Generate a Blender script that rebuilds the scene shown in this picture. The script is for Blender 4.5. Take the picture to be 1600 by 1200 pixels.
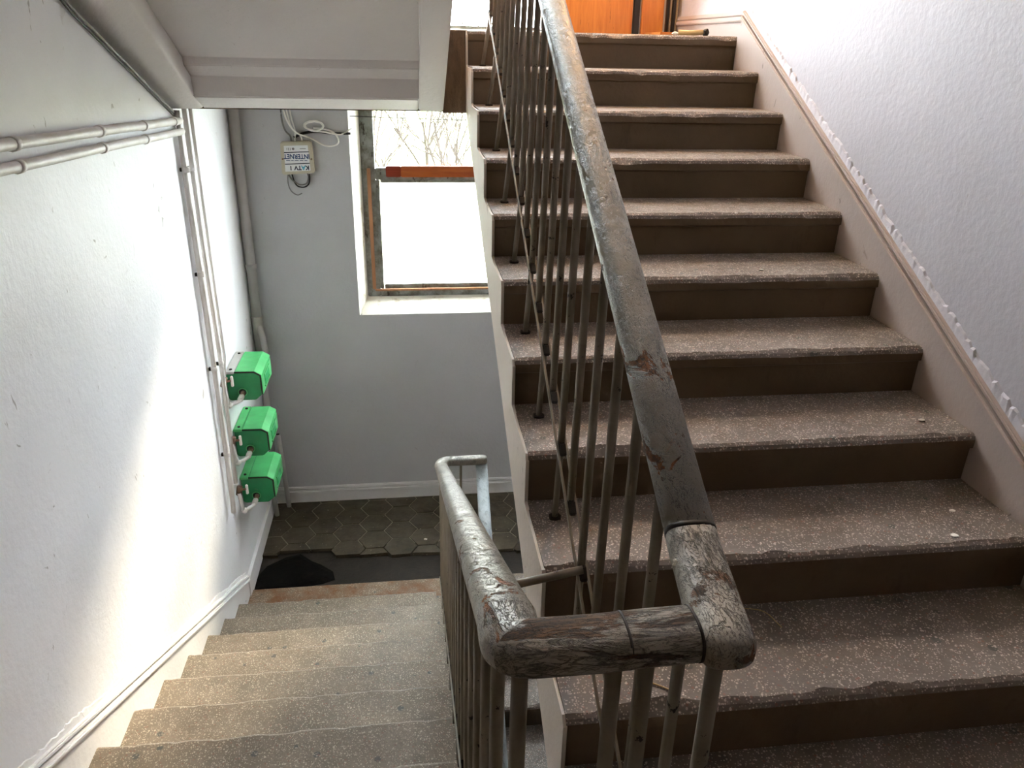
import bpy, bmesh, math, random
from mathutils import Vector, Matrix
random.seed(7)
scene = bpy.context.scene
for o in list(bpy.data.objects): bpy.data.objects.remove(o, do_unlink=True)
COL = scene.collection

# ------------------------------------------------------------------ layout
ZO = 3.1746                      # working heights are measured from the upper landing; the lower landing is z = 0
H, T = 0.1492, 0.30              # riser, tread
S = H / T
XL, XR = 0.128, 1.4135           # right flight: open side, wall side
XW, XE = -1.21, -0.0744          # left flight: wall side, open side
YF, YL, ZF = 1.208, 0.188, -3.1746
ZM = -11 * H                     # middle landing (where the camera stands)
YB = -5.4

# ------------------------------------------------------------------ camera
cam_d = bpy.data.cameras.new('camera')
cam = bpy.data.objects.new('camera', cam_d); COL.objects.link(cam)
yaw, pit, rol = 0.1361, -0.4094, 0.0219
fwd = Vector((math.sin(yaw)*math.cos(pit), math.cos(yaw)*math.cos(pit), math.sin(pit)))
rgt = Vector((math.cos(yaw), -math.sin(yaw), 0)); upv = rgt.cross(fwd)
r2 = rgt*math.cos(rol) + upv*math.sin(rol); u2 = upv*math.cos(rol) - rgt*math.sin(rol)
m = Matrix((( r2.x, u2.x, -fwd.x), (r2.y, u2.y, -fwd.y), (r2.z, u2.z, -fwd.z))).to_4x4()
m.translation = Vector((-0.1639, -3.8801, -0.0606 + ZO))
cam.matrix_world = m
cam_d.sensor_fit = 'HORIZONTAL'; cam_d.sensor_width = 36.0; cam_d.lens = 1218.807/1600*36.0
cam_d.clip_start = 0.02; cam_d.clip_end = 400
scene.camera = cam

# ------------------------------------------------------------------ world, sun, exposure
w = bpy.data.worlds.new('sky'); scene.world = w; w.use_nodes = True
bg = w.node_tree.nodes['Background']
bg.inputs[0].default_value = (0.86, 0.94, 1.0, 1); bg.inputs[1].default_value = 30.0
sd = bpy.data.lights.new('sun', 'SUN'); sd.energy = 13.0; sd.angle = math.radians(11.0); sd.color = (1.0, 0.86, 0.64)
sun = bpy.data.objects.new('sun', sd); COL.objects.link(sun)
sun.rotation_euler = Vector((-0.55, -1.0, -0.56)).to_track_quat('-Z', 'Y').to_euler()
sun.location = (4, 8, 8)
vs = scene.view_settings
vs.view_transform = 'Standard'; vs.look = 'None'; vs.exposure = 0.55; vs.gamma = 1.0; vs.use_curve_mapping = False
try:
    scene.cycles.max_bounces = 8; scene.cycles.diffuse_bounces = 6; scene.cycles.glossy_bounces = 3; scene.cycles.transparent_max_bounces = 8
    scene.cycles.sample_clamp_indirect = 20.0
except Exception: pass

# ------------------------------------------------------------------ materials
def lin(c):
    return tuple(((v/255)/12.92 if v/255 <= .04045 else ((v/255+.055)/1.055)**2.4) for v in c) + (1,)
class N:
    def __init__(s, name):
        s.m = bpy.data.materials.new(name); s.m.use_nodes = True; s.t = s.m.node_tree
        s.b = s.t.nodes['Principled BSDF']; s.geo = s.t.nodes.new('ShaderNodeNewGeometry')
    def n(s, typ, **k):
        x = s.t.nodes.new(typ)
        for a, v in k.items(): setattr(x, a, v)
        return x
    def l(s, a, b): s.t.links.new(a, b)
    def pos(s, sc=(1,1,1)):
        mp = s.n('ShaderNodeMapping'); mp.inputs['Scale'].default_value = sc
        s.l(s.geo.outputs['Position'], mp.inputs['Vector']); return mp.outputs[0]
    def noise(s, scale, detail=4, rough=.55, sc=(1,1,1), dist=0):
        x = s.n('ShaderNodeTexNoise'); x.inputs['Scale'].default_value = scale; x.inputs['Detail'].default_value = detail
        x.inputs['Roughness'].default_value = rough; x.inputs['Distortion'].default_value = dist
        s.l(s.pos(sc), x.inputs['Vector']); return x.outputs['Fac']
    def vor(s, scale, feature='F1', sc=(1,1,1), rnd=1):
        x = s.n('ShaderNodeTexVoronoi', feature=feature); x.inputs['Scale'].default_value = scale; x.inputs['Randomness'].default_value = rnd
        s.l(s.pos(sc), x.inputs['Vector']); return x
    def ramp(s, fac, stops, interp='LINEAR'):
        x = s.n('ShaderNodeValToRGB'); x.color_ramp.interpolation = interp
        e = x.color_ramp.elements
        while len(e) < len(stops): e.new(.5)
        for i, (p, c) in enumerate(stops):
            e[i].position = p; e[i].color = c if len(c) == 4 else tuple(c) + (1,)
        s.l(fac, x.inputs[0]); return x.outputs[0]
    def mix(s, fac, a, b):
        x = s.n('ShaderNodeMix', data_type='RGBA')
        for sock, v in ((x.inputs[0], fac), (x.inputs[6], a), (x.inputs[7], b)):
            if hasattr(v, 'is_linked'): s.l(v, sock)
            else: sock.default_value = v
        return x.outputs[2]
    def mul(s, a, b):
        x = s.n('ShaderNodeMath', operation='MULTIPLY')
        for sock, v in ((x.inputs[0], a), (x.inputs[1], b)):
            if hasattr(v, 'is_linked'): s.l(v, sock)
            else: sock.default_value = v
        return x.outputs[0]
    def out(s, col, rough=.7, bump=None, bs=.3, bd=.01, metal=0, spec=.4):
        if hasattr(col, 'is_linked'): s.l(col, s.b.inputs['Base Color'])
        else: s.b.inputs['Base Color'].default_value = col
        if hasattr(rough, 'is_linked'): s.l(rough, s.b.inputs['Roughness'])
        else: s.b.inputs['Roughness'].default_value = rough
        s.b.inputs['Metallic'].default_value = metal
        s.b.inputs['Specular IOR Level'].default_value = spec
        if bump is not None:
            x = s.n('ShaderNodeBump'); x.inputs['Strength'].default_value = bs; x.inputs['Distance'].default_value = bd
            s.l(bump, x.inputs['Height']); s.l(x.outputs[0], s.b.inputs['Normal'])
        return s.m
def BW(a, b): return [(a, (0,0,0)), (b, (1,1,1))]

def m_plaster(name, col, dirt, mark=.5, rough=.6):
    n = N(name)
    big = n.noise(1.3, 5); c = n.mix(n.ramp(big, BW(.35, .75)), lin(col), lin(tuple(v*.93 for v in col)))
    sm = n.ramp(n.noise(9, 6, .7, dist=.8), BW(.66, .74)); sm2 = n.mul(sm, n.ramp(n.noise(1.7, 3), BW(.52, .62)))
    c = n.mix(n.mul(sm2, mark), c, lin(dirt))
    scr = n.ramp(n.noise(26, 3, .6, sc=(1, .55, .3), dist=1.5), BW(.705, .73)); c = n.mix(n.mul(scr, mark*.75), c, lin((122, 112, 106)))
    b = n.mix(.5, n.noise(6, 6, .6), n.noise(45, 3)); 
    return n.out(c, rough, b, .35, .012)
M = {}
M['wall_l'] = m_plaster('wall_paint_white', (238, 238, 242), (160, 144, 134), .8, .5)
M['wall_r'] = m_plaster('wall_paint_lilac', (194, 190, 198), (150, 135, 125), .3)
M['wall_f'] = m_plaster('wall_paint_grey', (196, 196, 198), (120, 118, 116), .35)
M['soffit'] = m_plaster('soffit_whitewash', (222, 216, 212), (150, 138, 128), .45)
M['stringer'] = m_plaster('stringer_whitewash', (224, 214, 204), (150, 130, 110), .9)
M['skirt'] = m_plaster('skirting_paint', (182, 166, 158), (116, 98, 84), 1.0)
M['skirt_w'] = m_plaster('skirting_paint_white', (230, 228, 228), (140, 126, 118), .6)
M['back'] = m_plaster('back_wall_brown', (124, 108, 92), (90, 76, 62), .4)
M['flat_white'] = m_plaster('ceiling_white', (225, 222, 218), (180, 170, 160), .2)

def m_terrazzo(name, base, base2, chip, rust=0.0):
    n = N(name)
    c = n.mix(n.ramp(n.noise(5, 6, .65), BW(.35, .68)), lin(base), lin(base2))
    v2 = n.vor(16); stone = n.ramp(v2.outputs['Distance'], [(.0, (1,1,1)), (.17, (1,1,1)), (.2, (0,0,0))])
    rs = n.n('ShaderNodeSeparateColor'); n.l(v2.outputs['Color'], rs.inputs[0])
    c = n.mix(n.mul(stone, n.ramp(rs.outputs[0], BW(.72, .74))), c, lin((86, 86, 80)))
    for sc, a, b, cc, th in ((105, .22, .34, chip, .66), (210, .26, .40, tuple(min(255, v*1.05) for v in chip), .55), (75, .22, .30, (136, 92, 78), .72), (62, .18, .24, chip, .86)):
        v = n.vor(sc, sc=(1, 1.0, .8)); msk = n.ramp(v.outputs['Distance'], [(a, (1,1,1)), (b, (0,0,0))])
        sp = n.n('ShaderNodeSeparateColor'); n.l(v.outputs['Color'], sp.inputs[0])
        c = n.mix(n.mul(n.mul(msk, n.ramp(sp.outputs[1], BW(th, th+.05))), .62), c, lin(cc))
    grime = n.ramp(n.noise(3.2, 6, .7), BW(.5, .72)); c = n.mix(n.mul(grime, .45), c, lin((94, 76, 60)))
    if rust: c = n.mix(n.mul(n.ramp(n.noise(6, 6, .7), BW(.42, .62)), rust), c, lin((122, 78, 40)))
    return n.out(c, n.ramp(n.noise(30, 3), [(.3, (.42,)*3), (.7, (.7,)*3)]), n.mix(.5, n.noise(60, 4), n.noise(9, 4)), .5, .006)
M['terr'] = m_terrazzo('terrazzo_tread', (124, 114, 107), (98, 89, 83), (218, 200, 188))
M['terr_l'] = m_terrazzo('terrazzo_tread_worn', (138, 124, 108), (112, 101, 88), (214, 198, 176))
M['terr_rust'] = m_terrazzo('terrazzo_rust_stained', (140, 120, 100), (116, 100, 84), (222, 200, 176), .9)
n = N('riser_concrete')
c = n.mix(n.ramp(n.noise(3, 6, .65), BW(.3, .7)), lin((104, 86, 66)), lin((84, 70, 53)))
c = n.mix(n.mul(n.ramp(n.noise(10, 5, .7, sc=(1, 1, .35)), BW(.6, .72)), .5), c, lin((64, 50, 36)))
M['riser'] = n.out(c, .75, n.noise(22, 6, .65), .4, .01)
n = N('beam_concrete')
c = n.mix(n.ramp(n.noise(7, 6, .7, sc=(1, 1, .25)), BW(.4, .62)), lin((118, 96, 74)), lin((52, 42, 34)))
M['beam'] = n.out(c, .85, n.noise(20, 6, .65), .6, .015)
n = N('screed_dirt')
c = n.mix(n.ramp(n.noise(9, 6, .7), BW(.35, .65)), lin((46, 36, 28)), lin((28, 22, 17)))
M['screed'] = n.out(c, .75, n.noise(30, 6), .6, .01)
n = N('wet_dirt')
c = n.mix(n.ramp(n.noise(14, 6, .7), BW(.5, .75)), lin((11, 9, 8)), lin((30, 22, 17)))
M['wet'] = n.out(c, .9, n.noise(40, 6), .5, .008, spec=.1)
n = N('hex_tile_cement')
c = n.mix(n.ramp(n.noise(7, 6, .7), BW(.35, .65)), lin((92, 82, 66)), lin((58, 51, 41)))
c = n.mix(n.ramp(n.noise(55, 3, .6), BW(.68, .72)), c, lin((176, 166, 150)))
M['hex'] = n.out(c, n.ramp(n.noise(5, 4), [(.35, (.3,)*3), (.7, (.7,)*3)]), n.noise(25, 5), .3, .006)
n = N('tile_grout'); M['grout'] = n.out(n.mix(n.noise(20), lin((176, 168, 152)), lin((138, 128, 114))), .9)

def m_railpaint(name, paint, wood, peel, dark=.5, rough=.34, along=(1, .12, .12), wear=0.0):
    n = N(name)
    c = n.mix(n.ramp(n.noise(14, 5, .6), BW(.35, .7)), lin(paint), lin(tuple(v*.84 for v in paint)))
    nz = n.noise(16, 7, .68, sc=along, dist=.6)
    if wear:
        sx = n.n('ShaderNodeSeparateXYZ'); n.l(n.geo.outputs['Position'], sx.inputs[0])
        mr = n.n('ShaderNodeMapRange'); mr.inputs['From Min'].default_value = -2.2; mr.inputs['From Max'].default_value = -3.2; mr.inputs['To Max'].default_value = wear
        n.l(sx.outputs['Y'], mr.inputs['Value']); ad = n.n('ShaderNodeMath', operation='ADD'); n.l(nz, ad.inputs[0]); n.l(mr.outputs[0], ad.inputs[1]); nz = ad.outputs[0]
    p = n.ramp(nz, BW(peel, peel+.03))
    woodc = n.mix(n.ramp(n.noise(34, 6, .7, sc=along), BW(.38, .62)), lin(wood), lin(tuple(v*.42 for v in wood)))
    woodc = n.mix(n.ramp(n.noise(11, 4), BW(.5, .62)), woodc, lin((118, 108, 94)))
    c = n.mix(p, c, woodc)
    cr = None
    for sc_, lo in ((26, .035), (60, .03), (130, .03)):
        nn = n.noise(sc_, 6, .62, sc=along, dist=.8)
        sb = n.n('ShaderNodeMath', operation='SUBTRACT'); n.l(nn, sb.inputs[0]); sb.inputs[1].default_value = .5
        ab = n.n('ShaderNodeMath', operation='ABSOLUTE'); n.l(sb.outputs[0], ab.inputs[0])
        q = n.mul(n.ramp(ab.outputs[0], [(.0, (1,1,1)), (lo*(.25+dark*.45), (0,0,0))]), n.ramp(n.noise(sc_*.35, 4, .6), BW(.60-dark*.2, .66-dark*.18)))
        if cr is None: cr = q
        else:
            mx = n.n('ShaderNodeMath', operation='MAXIMUM'); n.l(cr, mx.inputs[0]); n.l(q, mx.inputs[1]); cr = mx.outputs[0]
    fine = n.ramp(n.noise(95, 5, .75, sc=along, dist=1.0), BW(.62, .66))
    crm2 = n.n('ShaderNodeMath', operation='MAXIMUM'); n.l(cr, crm2.inputs[0]); n.l(n.mul(fine, dark), crm2.inputs[1])
    c = n.mix(n.mul(crm2.outputs[0], .9), c, lin((40, 32, 26)))
    hgt = n.n('ShaderNodeMath', operation='SUBTRACT'); hgt.inputs[0].default_value = 1; n.l(n.mul(n.mix(.5, crm2.outputs[0], p), 1.0), hgt.inputs[1])
    hb = n.mix(.3, hgt.outputs[0], n.noise(60, 5, .7))
    r = n.mix(p, (rough,)*3+(1,), (.8, .8, .8, 1))
    return n.out(c, r, hb, 1.0, .005, spec=.5)
M['rail'] = m_railpaint('handrail_grey_paint', (148, 140, 127), (146, 92, 52), .655, .8, .34, (1.4, .55, 1.0), .12)
M['rail_worn'] = m_railpaint('handrail_flaking_paint', (150, 141, 127), (128, 86, 52), .565, .95, .45, (1.4, .5, .9))
M['rail_bare'] = m_railpaint('handrail_bare_cracked', (164, 155, 140), (116, 82, 52), .505, 1.3, .5, (.30, 1.5, 1.5))
M['rail_low'] = m_railpaint('lower_rail_pale_paint', (186, 196, 202), (120, 120, 116), .64, .35, .45, (1, .3, .3))
n = N('baluster_paint')
c = n.mix(n.ramp(n.noise(12, 5), BW(.35, .7)), lin((122, 112, 96)), lin((100, 91, 77)))
c = n.mix(n.ramp(n.noise(28, 5, .7), BW(.645, .66)), c, lin((34, 28, 24)))
M['balu'] = n.out(c, .5, n.noise(40, 4), .3, .003)
n = N('weld_tar'); M['tar'] = n.out(n.mix(n.noise(50), lin((24, 19, 16)), lin((44, 36, 30))), .6)
n = N('pipe_paint')
c = n.mix(n.ramp(n.noise(9, 5), BW(.4, .7)), lin((232, 229, 226)), lin((214, 208, 202)))
c = n.mix(n.ramp(n.noise(22, 5, .7), BW(.7, .73)), c, lin((120, 92, 70)))
M['pipe'] = n.out(c, .45, n.noise(40, 4), .25, .003)
n = N('pipe_paint_grey'); M['pipe_g'] = n.out(n.mix(n.noise(9, 5), lin((196, 194, 192)), lin((166, 162, 158))), .5, n.noise(40, 4), .25, .003)
n = N('dark_gap'); M['dark'] = n.out(lin((34, 29, 26)), .8)
n = N('brass'); M['brass'] = n.out(n.mix(n.noise(40), lin((160, 132, 112)), lin((120, 96, 80))), .4, metal=.6)
def m_green(name, col):
    n = N(name)
    c = n.mix(n.ramp(n.noise(8, 5), BW(.35, .7)), lin(col), lin(tuple(v*.86 for v in col)))
    c = n.mix(n.mul(n.ramp(n.noise(14, 5, .7), BW(.6, .75)), .3), c, lin((150, 160, 130)))
    return n.out(c, .38, n.noise(30, 3), .1, .003)
M['green'] = m_green('meter_green_plastic', (30, 142, 84))
M['green_t'] = m_green('meter_green_lid', (86, 196, 118))
n = N('lattice_green_glass'); M['green_w'] = n.out(lin((64, 182, 112)), .15)
n = N('beige_plastic'); M['beige'] = n.out(n.mix(n.noise(12, 4), lin((206, 200, 180)), lin((188, 180, 158))), .5)
n = N('label_white'); M['label'] = n.out(lin((232, 234, 236)), .5)
n = N('print_blue'); M['blue'] = n.out(lin((26, 58, 110)), .5)
n = N('print_teal'); M['teal'] = n.out(lin((70, 170, 200)), .5)
n = N('print_navy'); M['navy'] = n.out(lin((24, 34, 58)), .5)
n = N('cable_white'); M['cable'] = n.out(lin((240, 238, 232)), .5)
n = N('cable_grey'); M['cable_g'] = n.out(lin((128, 126, 124)), .5)
n = N('cable_black'); M['cable_k'] = n.out(lin((30, 27, 26)), .5)
n = N('frame_weathered')
c = n.mix(n.ramp(n.noise(10, 6, .7), BW(.38, .62)), lin((138, 142, 138)), lin((92, 88, 76)))
c = n.mix(n.ramp(n.noise(16, 6, .7, sc=(1, 1, .4)), BW(.6, .64)), c, lin((52, 44, 34)))
M['frame'] = n.out(c, .55, n.noise(30, 5), .5, .006)
n = N('reveal_plaster')
c = n.mix(n.ramp(n.noise(14, 6, .7), BW(.55, .72)), lin((232, 228, 218)), lin((176, 160, 130)))
M['reveal'] = n.out(c, .8, n.noise(24, 6), .5, .01)
def m_wood(name, a, b, rough=.32, sc=(9, 9, .7)):
    n = N(name)
    c = n.mix(n.ramp(n.noise(3, 6, .65, sc=sc, dist=.7), BW(.3, .7)), lin(a), lin(b))
    c = n.mix(n.ramp(n.noise(9, 5, .7, sc=sc), BW(.66, .72)), c, lin(tuple(v*.45 for v in b)))
    return n.out(c, rough, n.noise(10, 5, .6, sc=sc), .2, .004)
M['wood_o'] = m_wood('varnished_orange_wood', (204, 132, 60), (174, 100, 40))
M['wood_b'] = m_wood('batten_orange_wood', (190, 104, 42), (156, 72, 26), .45, (.7, 9, 9))
M['wood_r'] = m_wood('batten_red_wood', (150, 52, 24), (118, 40, 20), .45, (.7, 9, 9))
M['wood_p'] = m_wood('pale_strip_wood', (176, 128, 92), (140, 96, 66), .5)
M['wood_g'] = m_wood('grey_old_wood', (150, 136, 116), (104, 90, 72), .7)
n = N('plain_black'); M['black'] = n.out(lin((26, 23, 22)), .5)
def m_glass(name, dirt, col):
    m_ = bpy.data.materials.new(name); m_.use_nodes = True; t = m_.node_tree; t.nodes.clear()
    o = t.nodes.new('ShaderNodeOutputMaterial'); tr = t.nodes.new('ShaderNodeBsdfTransparent'); tl = t.nodes.new('ShaderNodeBsdfTranslucent')
    gl = t.nodes.new('ShaderNodeBsdfGlossy'); gl.inputs['Roughness'].default_value = .05
    tr.inputs[0].default_value = (.96, .97, .96, 1); tl.inputs[0].default_value = col
    g = t.nodes.new('ShaderNodeNewGeometry'); nz = t.nodes.new('ShaderNodeTexNoise'); nz.inputs['Scale'].default_value = 6; nz.inputs['Detail'].default_value = 7
    t.links.new(g.outputs['Position'], nz.inputs['Vector'])
    mr = t.nodes.new('ShaderNodeMapRange'); mr.inputs['From Min'].default_value = .3; mr.inputs['From Max'].default_value = .7
    mr.inputs['To Min'].default_value = dirt*.7; mr.inputs['To Max'].default_value = min(1, dirt*1.3); t.links.new(nz.outputs['Fac'], mr.inputs['Value'])
    m1 = t.nodes.new('ShaderNodeMixShader'); t.links.new(mr.outputs[0], m1.inputs[0]); t.links.new(tr.outputs[0], m1.inputs[1]); t.links.new(tl.outputs[0], m1.inputs[2])
    m2 = t.nodes.new('ShaderNodeMixShader'); m2.inputs[0].default_value = .05; t.links.new(m1.outputs[0], m2.inputs[1]); t.links.new(gl.outputs[0], m2.inputs[2])
    t.links.new(m2.outputs[0], o.inputs[0]); return m_
M['glass'] = m_glass('window_glass_clear', .004, (.9, .9, .88, 1))
M['glass_d'] = m_glass('window_glass_dusty', .33, (.95, .95, .92, 1))
n = N('bark'); M['bark'] = n.out(n.mix(n.noise(12, 5), lin((40, 28, 18)), lin((26, 18, 12))), .9)
n = N('outside_ground'); M['ground'] = n.out(n.mix(n.ramp(n.noise(.5, 5), BW(.4, .6)), lin((126, 116, 84)), lin((84, 100, 48))), .95)
n = N('facade'); M['facade'] = n.out(n.mix(n.noise(.7, 5), lin((206, 196, 172)), lin((180, 168, 140))), .9)
n = N('paint_flake'); M['flake'] = n.out(lin((226, 222, 214)), .7)
n = N('fluff'); M['fluff'] = n.out(lin((230, 228, 222)), .95)
n = N('straw'); M['straw'] = n.out(lin((196, 170, 120)), .8)

# ------------------------------------------------------------------ builders
class MB:
    def __init__(s): s.v = []; s.f = []; s.mi = []; s.sm = []
    def add(s, vs, fs, mi=0, sm=False):
        k = len(s.v); s.v += [tuple(p) for p in vs]; s.f += [tuple(i+k for i in f) for f in fs]
        s.mi += [mi]*len(fs); s.sm += [sm]*len(fs); return s
    def box(s, x0, x1, y0, y1, z0, z1, mi=0):
        return s.add([(x, y, z) for z in (z0, z1) for y in (y0, y1) for x in (x0, x1)],
            [(0,2,3,1), (4,5,7,6), (0,1,5,4), (1,3,7,5), (3,2,6,7), (2,0,4,6)], mi)
    def prism_x(s, poly, x0, x1, mi=0):          # poly of (y, z), counter-clockwise seen from +X
        k = len(poly)
        vs = [(x0, y, z) for y, z in poly] + [(x1, y, z) for y, z in poly]
        fs = [tuple(range(k-1, -1, -1)), tuple(range(k, 2*k))] + [(i, (i+1) % k, k+(i+1) % k, k+i) for i in range(k)]
        return s.add(vs, fs, mi)
    def prism_y(s, poly, y0, y1, mi=0):          # poly of (x, z)
        k = len(poly)
        vs = [(x, y0, z) for x, z in poly] + [(x, y1, z) for x, z in poly]
        fs = [tuple(range(k)), tuple(range(2*k-1, k-1, -1))] + [((i+1) % k, i, k+i, k+(i+1) % k) for i in range(k)]
        return s.add(vs, fs, mi)
    def prism_z(s, poly, z0, z1, mi=0):          # poly of (x, y)
        k = len(poly)
        vs = [(x, y, z0) for x, y in poly] + [(x, y, z1) for x, y in poly]
        fs = [tuple(range(k-1, -1, -1)), tuple(range(k, 2*k))] + [(i, (i+1) % k, k+(i+1) % k, k+i) for i in range(k)]
        return s.add(vs, fs, mi)
    def sweep(s, path, prof, up=(0, 0, 1), mi=0, smooth=True, caps=True):
        P = [Vector(p) for p in path]; k = len(prof); vs = []; fs = []
        for i, p in enumerate(P):
            d1 = (P[i]-P[i-1]).normalized() if i else None
            d2 = (P[i+1]-P[i]).normalized() if i < len(P)-1 else None
            d = ((d1 or d2)+(d2 or d1)).normalized()
            lat = d.cross(Vector(up))
            if lat.length < 1e-3: lat = d.cross(Vector((0, 1, 0)))
            lat.normalize(); u = lat.cross(d).normalized()
            sc = 1.0
            if d1 is not None and d2 is not None: sc = 1/max(.5, math.cos(d1.angle(d2)/2))
            for a, b in prof: vs.append(p + lat*a*sc + u*b)
        for i in range(len(P)-1):
            for j in range(k):
                j2 = (j+1) % k; fs.append((i*k+j, i*k+j2, (i+1)*k+j2, (i+1)*k+j))
        s.add(vs, fs, mi, smooth)
        if caps:
            e = (len(P)-1)*k
            b0 = len(s.v)-len(vs)
            s.f += [tuple(b0+j for j in range(k-1, -1, -1)), tuple(b0+e+j for j in range(k))]; s.mi += [mi]*2; s.sm += [False]*2
        return s
    def tube(s, path, r, seg=8, mi=0, **k):
        return s.sweep(path, [(r*math.cos(2*math.pi*j/seg), r*math.sin(2*math.pi*j/seg)) for j in range(seg)], mi=mi, **k)
    def build(s, name, mats, parent=None, bevel=0, origin=None):
        if not isinstance(mats, (list, tuple)): mats = [mats]
        xs, ys, zs = zip(*s.v)
        o0 = Vector(origin) if origin is not None else Vector(((min(xs)+max(xs))/2, (min(ys)+max(ys))/2, min(zs)))
        me = bpy.data.meshes.new(name)
        me.from_pydata([Vector(p)-o0 for p in s.v], [], s.f)
        me.polygons.foreach_set('material_index', s.mi); me.polygons.foreach_set('use_smooth', s.sm)
        for mm in mats: me.materials.append(M[mm])
        bm = bmesh.new(); bm.from_mesh(me); bmesh.ops.recalc_face_normals(bm, faces=bm.faces)
        if bevel:
            bmesh.ops.bevel(bm, geom=[e for e in bm.edges if e.calc_face_angle(0) > .6], offset=bevel, segments=2, affect='EDGES', clamp_overlap=True)
        bm.to_mesh(me); bm.free(); me.update()
        return link(name, me, o0, parent)
def link(name, me, o0, parent=None):
    o = bpy.data.objects.new(name, me); COL.objects.link(o)
    wl = Vector(o0) + Vector((0, 0, ZO))
    if parent is not None: o.parent = parent; o.location = wl - wloc(parent)
    else: o.location = wl
    return o
def wloc(o):
    l = Vector(o.location)
    while o.parent is not None: o = o.parent; l += Vector(o.location)
    return l
def tag(o, label=None, cat=None, group=None, kind=None):
    for k, v in (('label', label), ('category', cat), ('group', group), ('kind', kind)):
        if v: o[k] = v
    return o
def thing(name, loc, label=None, cat=None, group=None, kind=None):
    o = bpy.data.objects.new(name, None); COL.objects.link(o); o.location = Vector(loc) + Vector((0, 0, ZO)); o.empty_display_size = .1
    return tag(o, label, cat, group, kind)
def struct(mb, name, mat, **k): return tag(mb.build(name, mat, **k), kind='structure')
def copy_tree(o, dloc, parent=None):
    c = o.copy(); COL.objects.link(c); c.parent = parent
    if parent is None: c.location = Vector(o.location) + Vector(dloc)
    for ch in list(o.children): copy_tree(ch, (0, 0, 0), c)
    return c
def arc(c, a, b, n=5):           # quadratic corner from a over c to b
    a, b, c = Vector(a), Vector(b), Vector(c)
    return [a*(1-t)**2 + c*2*t*(1-t) + b*t*t for t in [i/n for i in range(n+1)]]

# ------------------------------------------------------------------ room shell
ZLO, ZHI = -5.0, 3.3
struct(MB().box(XW-.25, XW, YB, YF+.4, ZLO, ZHI), 'wall_left', 'wall_l')
struct(MB().box(XR+.012, XR+.26, YB, YF+.4, ZLO, ZHI), 'wall_right', 'wall_r')
struct(MB().box(XW-.25, XR+.26, YB-.2, YB, ZLO, ZHI), 'wall_back', 'back')
struct(MB().box(XW-.25, XR+.26, YB-.2, YF+.4, ZHI, ZHI+.2), 'ceiling', 'flat_white')
struct(MB().box(XW-.25, XR+.26, YB-.2, YF+.4, ZLO-.2, ZLO), 'floor_bottom', 'screed')
WX0, WX1 = -.512, .86            # window openings on the room side
FX0, FX1 = -.455, .80            # at the frame (splayed reveals)
W1 = (-1.745, -.22); W2 = (.02, 2.95)
YW = YF + .12                    # face of the frame
fw = MB()
fw.box(XW, WX0, YF, YF+.3, ZLO, ZHI); fw.box(WX1, XR+.012, YF, YF+.3, ZLO, ZHI)
for z0, z1 in ((ZLO, W1[0]), (W1[1], W2[0]), (W2[1], ZHI)): fw.box(WX0, WX1, YF, YF+.3, z0, z1)
wf = struct(fw, 'wall_far', 'wall_f')
def reveal(z0, z1, dz):
    r = MB()
    r.prism_z([(WX0, YF+.0005), (FX0, YW), (FX0, YF+.3), (WX0, YF+.3)], z0, z1)
    r.prism_z([(WX1, YF+.0005), (WX1, YF+.3), (FX1, YF+.3), (FX1, YW)], z0, z1)
    r.prism_x([(YF+.0005, z0), (YF+.3, z0), (YF+.3, z0+dz), (YW, z0+dz)], FX0-.04, FX1+.04)
    return r
reveal(W1[0], W1[1], .09).build('reveal', 'reveal', wf)
reveal(W2[0], W2[1], .005).build('reveal', 'reveal', wf)

# landings
fl = struct(MB().box(XW, XR+.012, YL, YF, ZF-.22, ZF-.022), 'floor', 'screed')
struct(MB().box(XW, XR+.012, YB, -3.0, ZM-.2, ZM), 'floor_middle', 'terr')
struct(MB().box(XW, XR+.012, YB, -3.0, ZM+3.14-.2, ZM+3.14), 'ceiling_middle', 'flat_white')
up = struct(MB().box(XW+.001, XR+.011, .07, YF, -.2, -.001), 'floor_upper', 'terr')
b = MB(); b.box(XW+.001, XR+.011, .046, .25, -.355, -.004); b.build('landing_beam', 'beam', up)
b = MB(); b.box(.013, XL+.01, .03, .06, -.36, -.004); b.build('beam_face', 'beam', up)

# hexagonal tiles on the lower landing
def clip(poly, f):
    out = []
    for i, p in enumerate(poly):
        q = poly[(i+1) % len(poly)]; a, b_ = f(p), f(q)
        if a >= 0: out.append(p)
        if (a >= 0) != (b_ >= 0):
            k = a/(a-b_); out.append((p[0]+(q[0]-p[0])*k, p[1]+(q[1]-p[1])*k))
    return out
SD = .116
r_ = SD - .0042
for ci in range(-8, 10):
    for ri in range(-1, 8):
        cx = .06 + ci*SD*1.5; cy = .36 + ri*SD*math.sqrt(3) + (SD*math.sqrt(3)/2 if ci % 2 else 0)
        poly = [(cx + r_*math.cos(math.pi/3*k), cy + r_*math.sin(math.pi/3*k)) for k in range(6)]
        front = .475 - .06*(cx+.1)*.9 + random.uniform(-.012, .012)
        if cx < -.78 and cx > -1.0: front += .06
        slant = random.uniform(-.08, .08)
        for f in (lambda p: p[0]-XW-.004, lambda p: XR-.006-p[0], lambda p: YF-.022-p[1], lambda p: p[1]-front-slant*(p[0]-cx)):
            poly = clip(poly, f)
            if len(poly) < 3: break
        if len(poly) < 3: continue
        area = abs(sum(poly[i][0]*poly[(i+1) % len(poly)][1]-poly[(i+1) % len(poly)][0]*poly[i][1] for i in range(len(poly))))/2
        if area < .0015: continue
        MB().prism_z(poly, ZF-.022, ZF+random.uniform(-.0015, .002)).build('tile', 'hex', fl)
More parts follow.
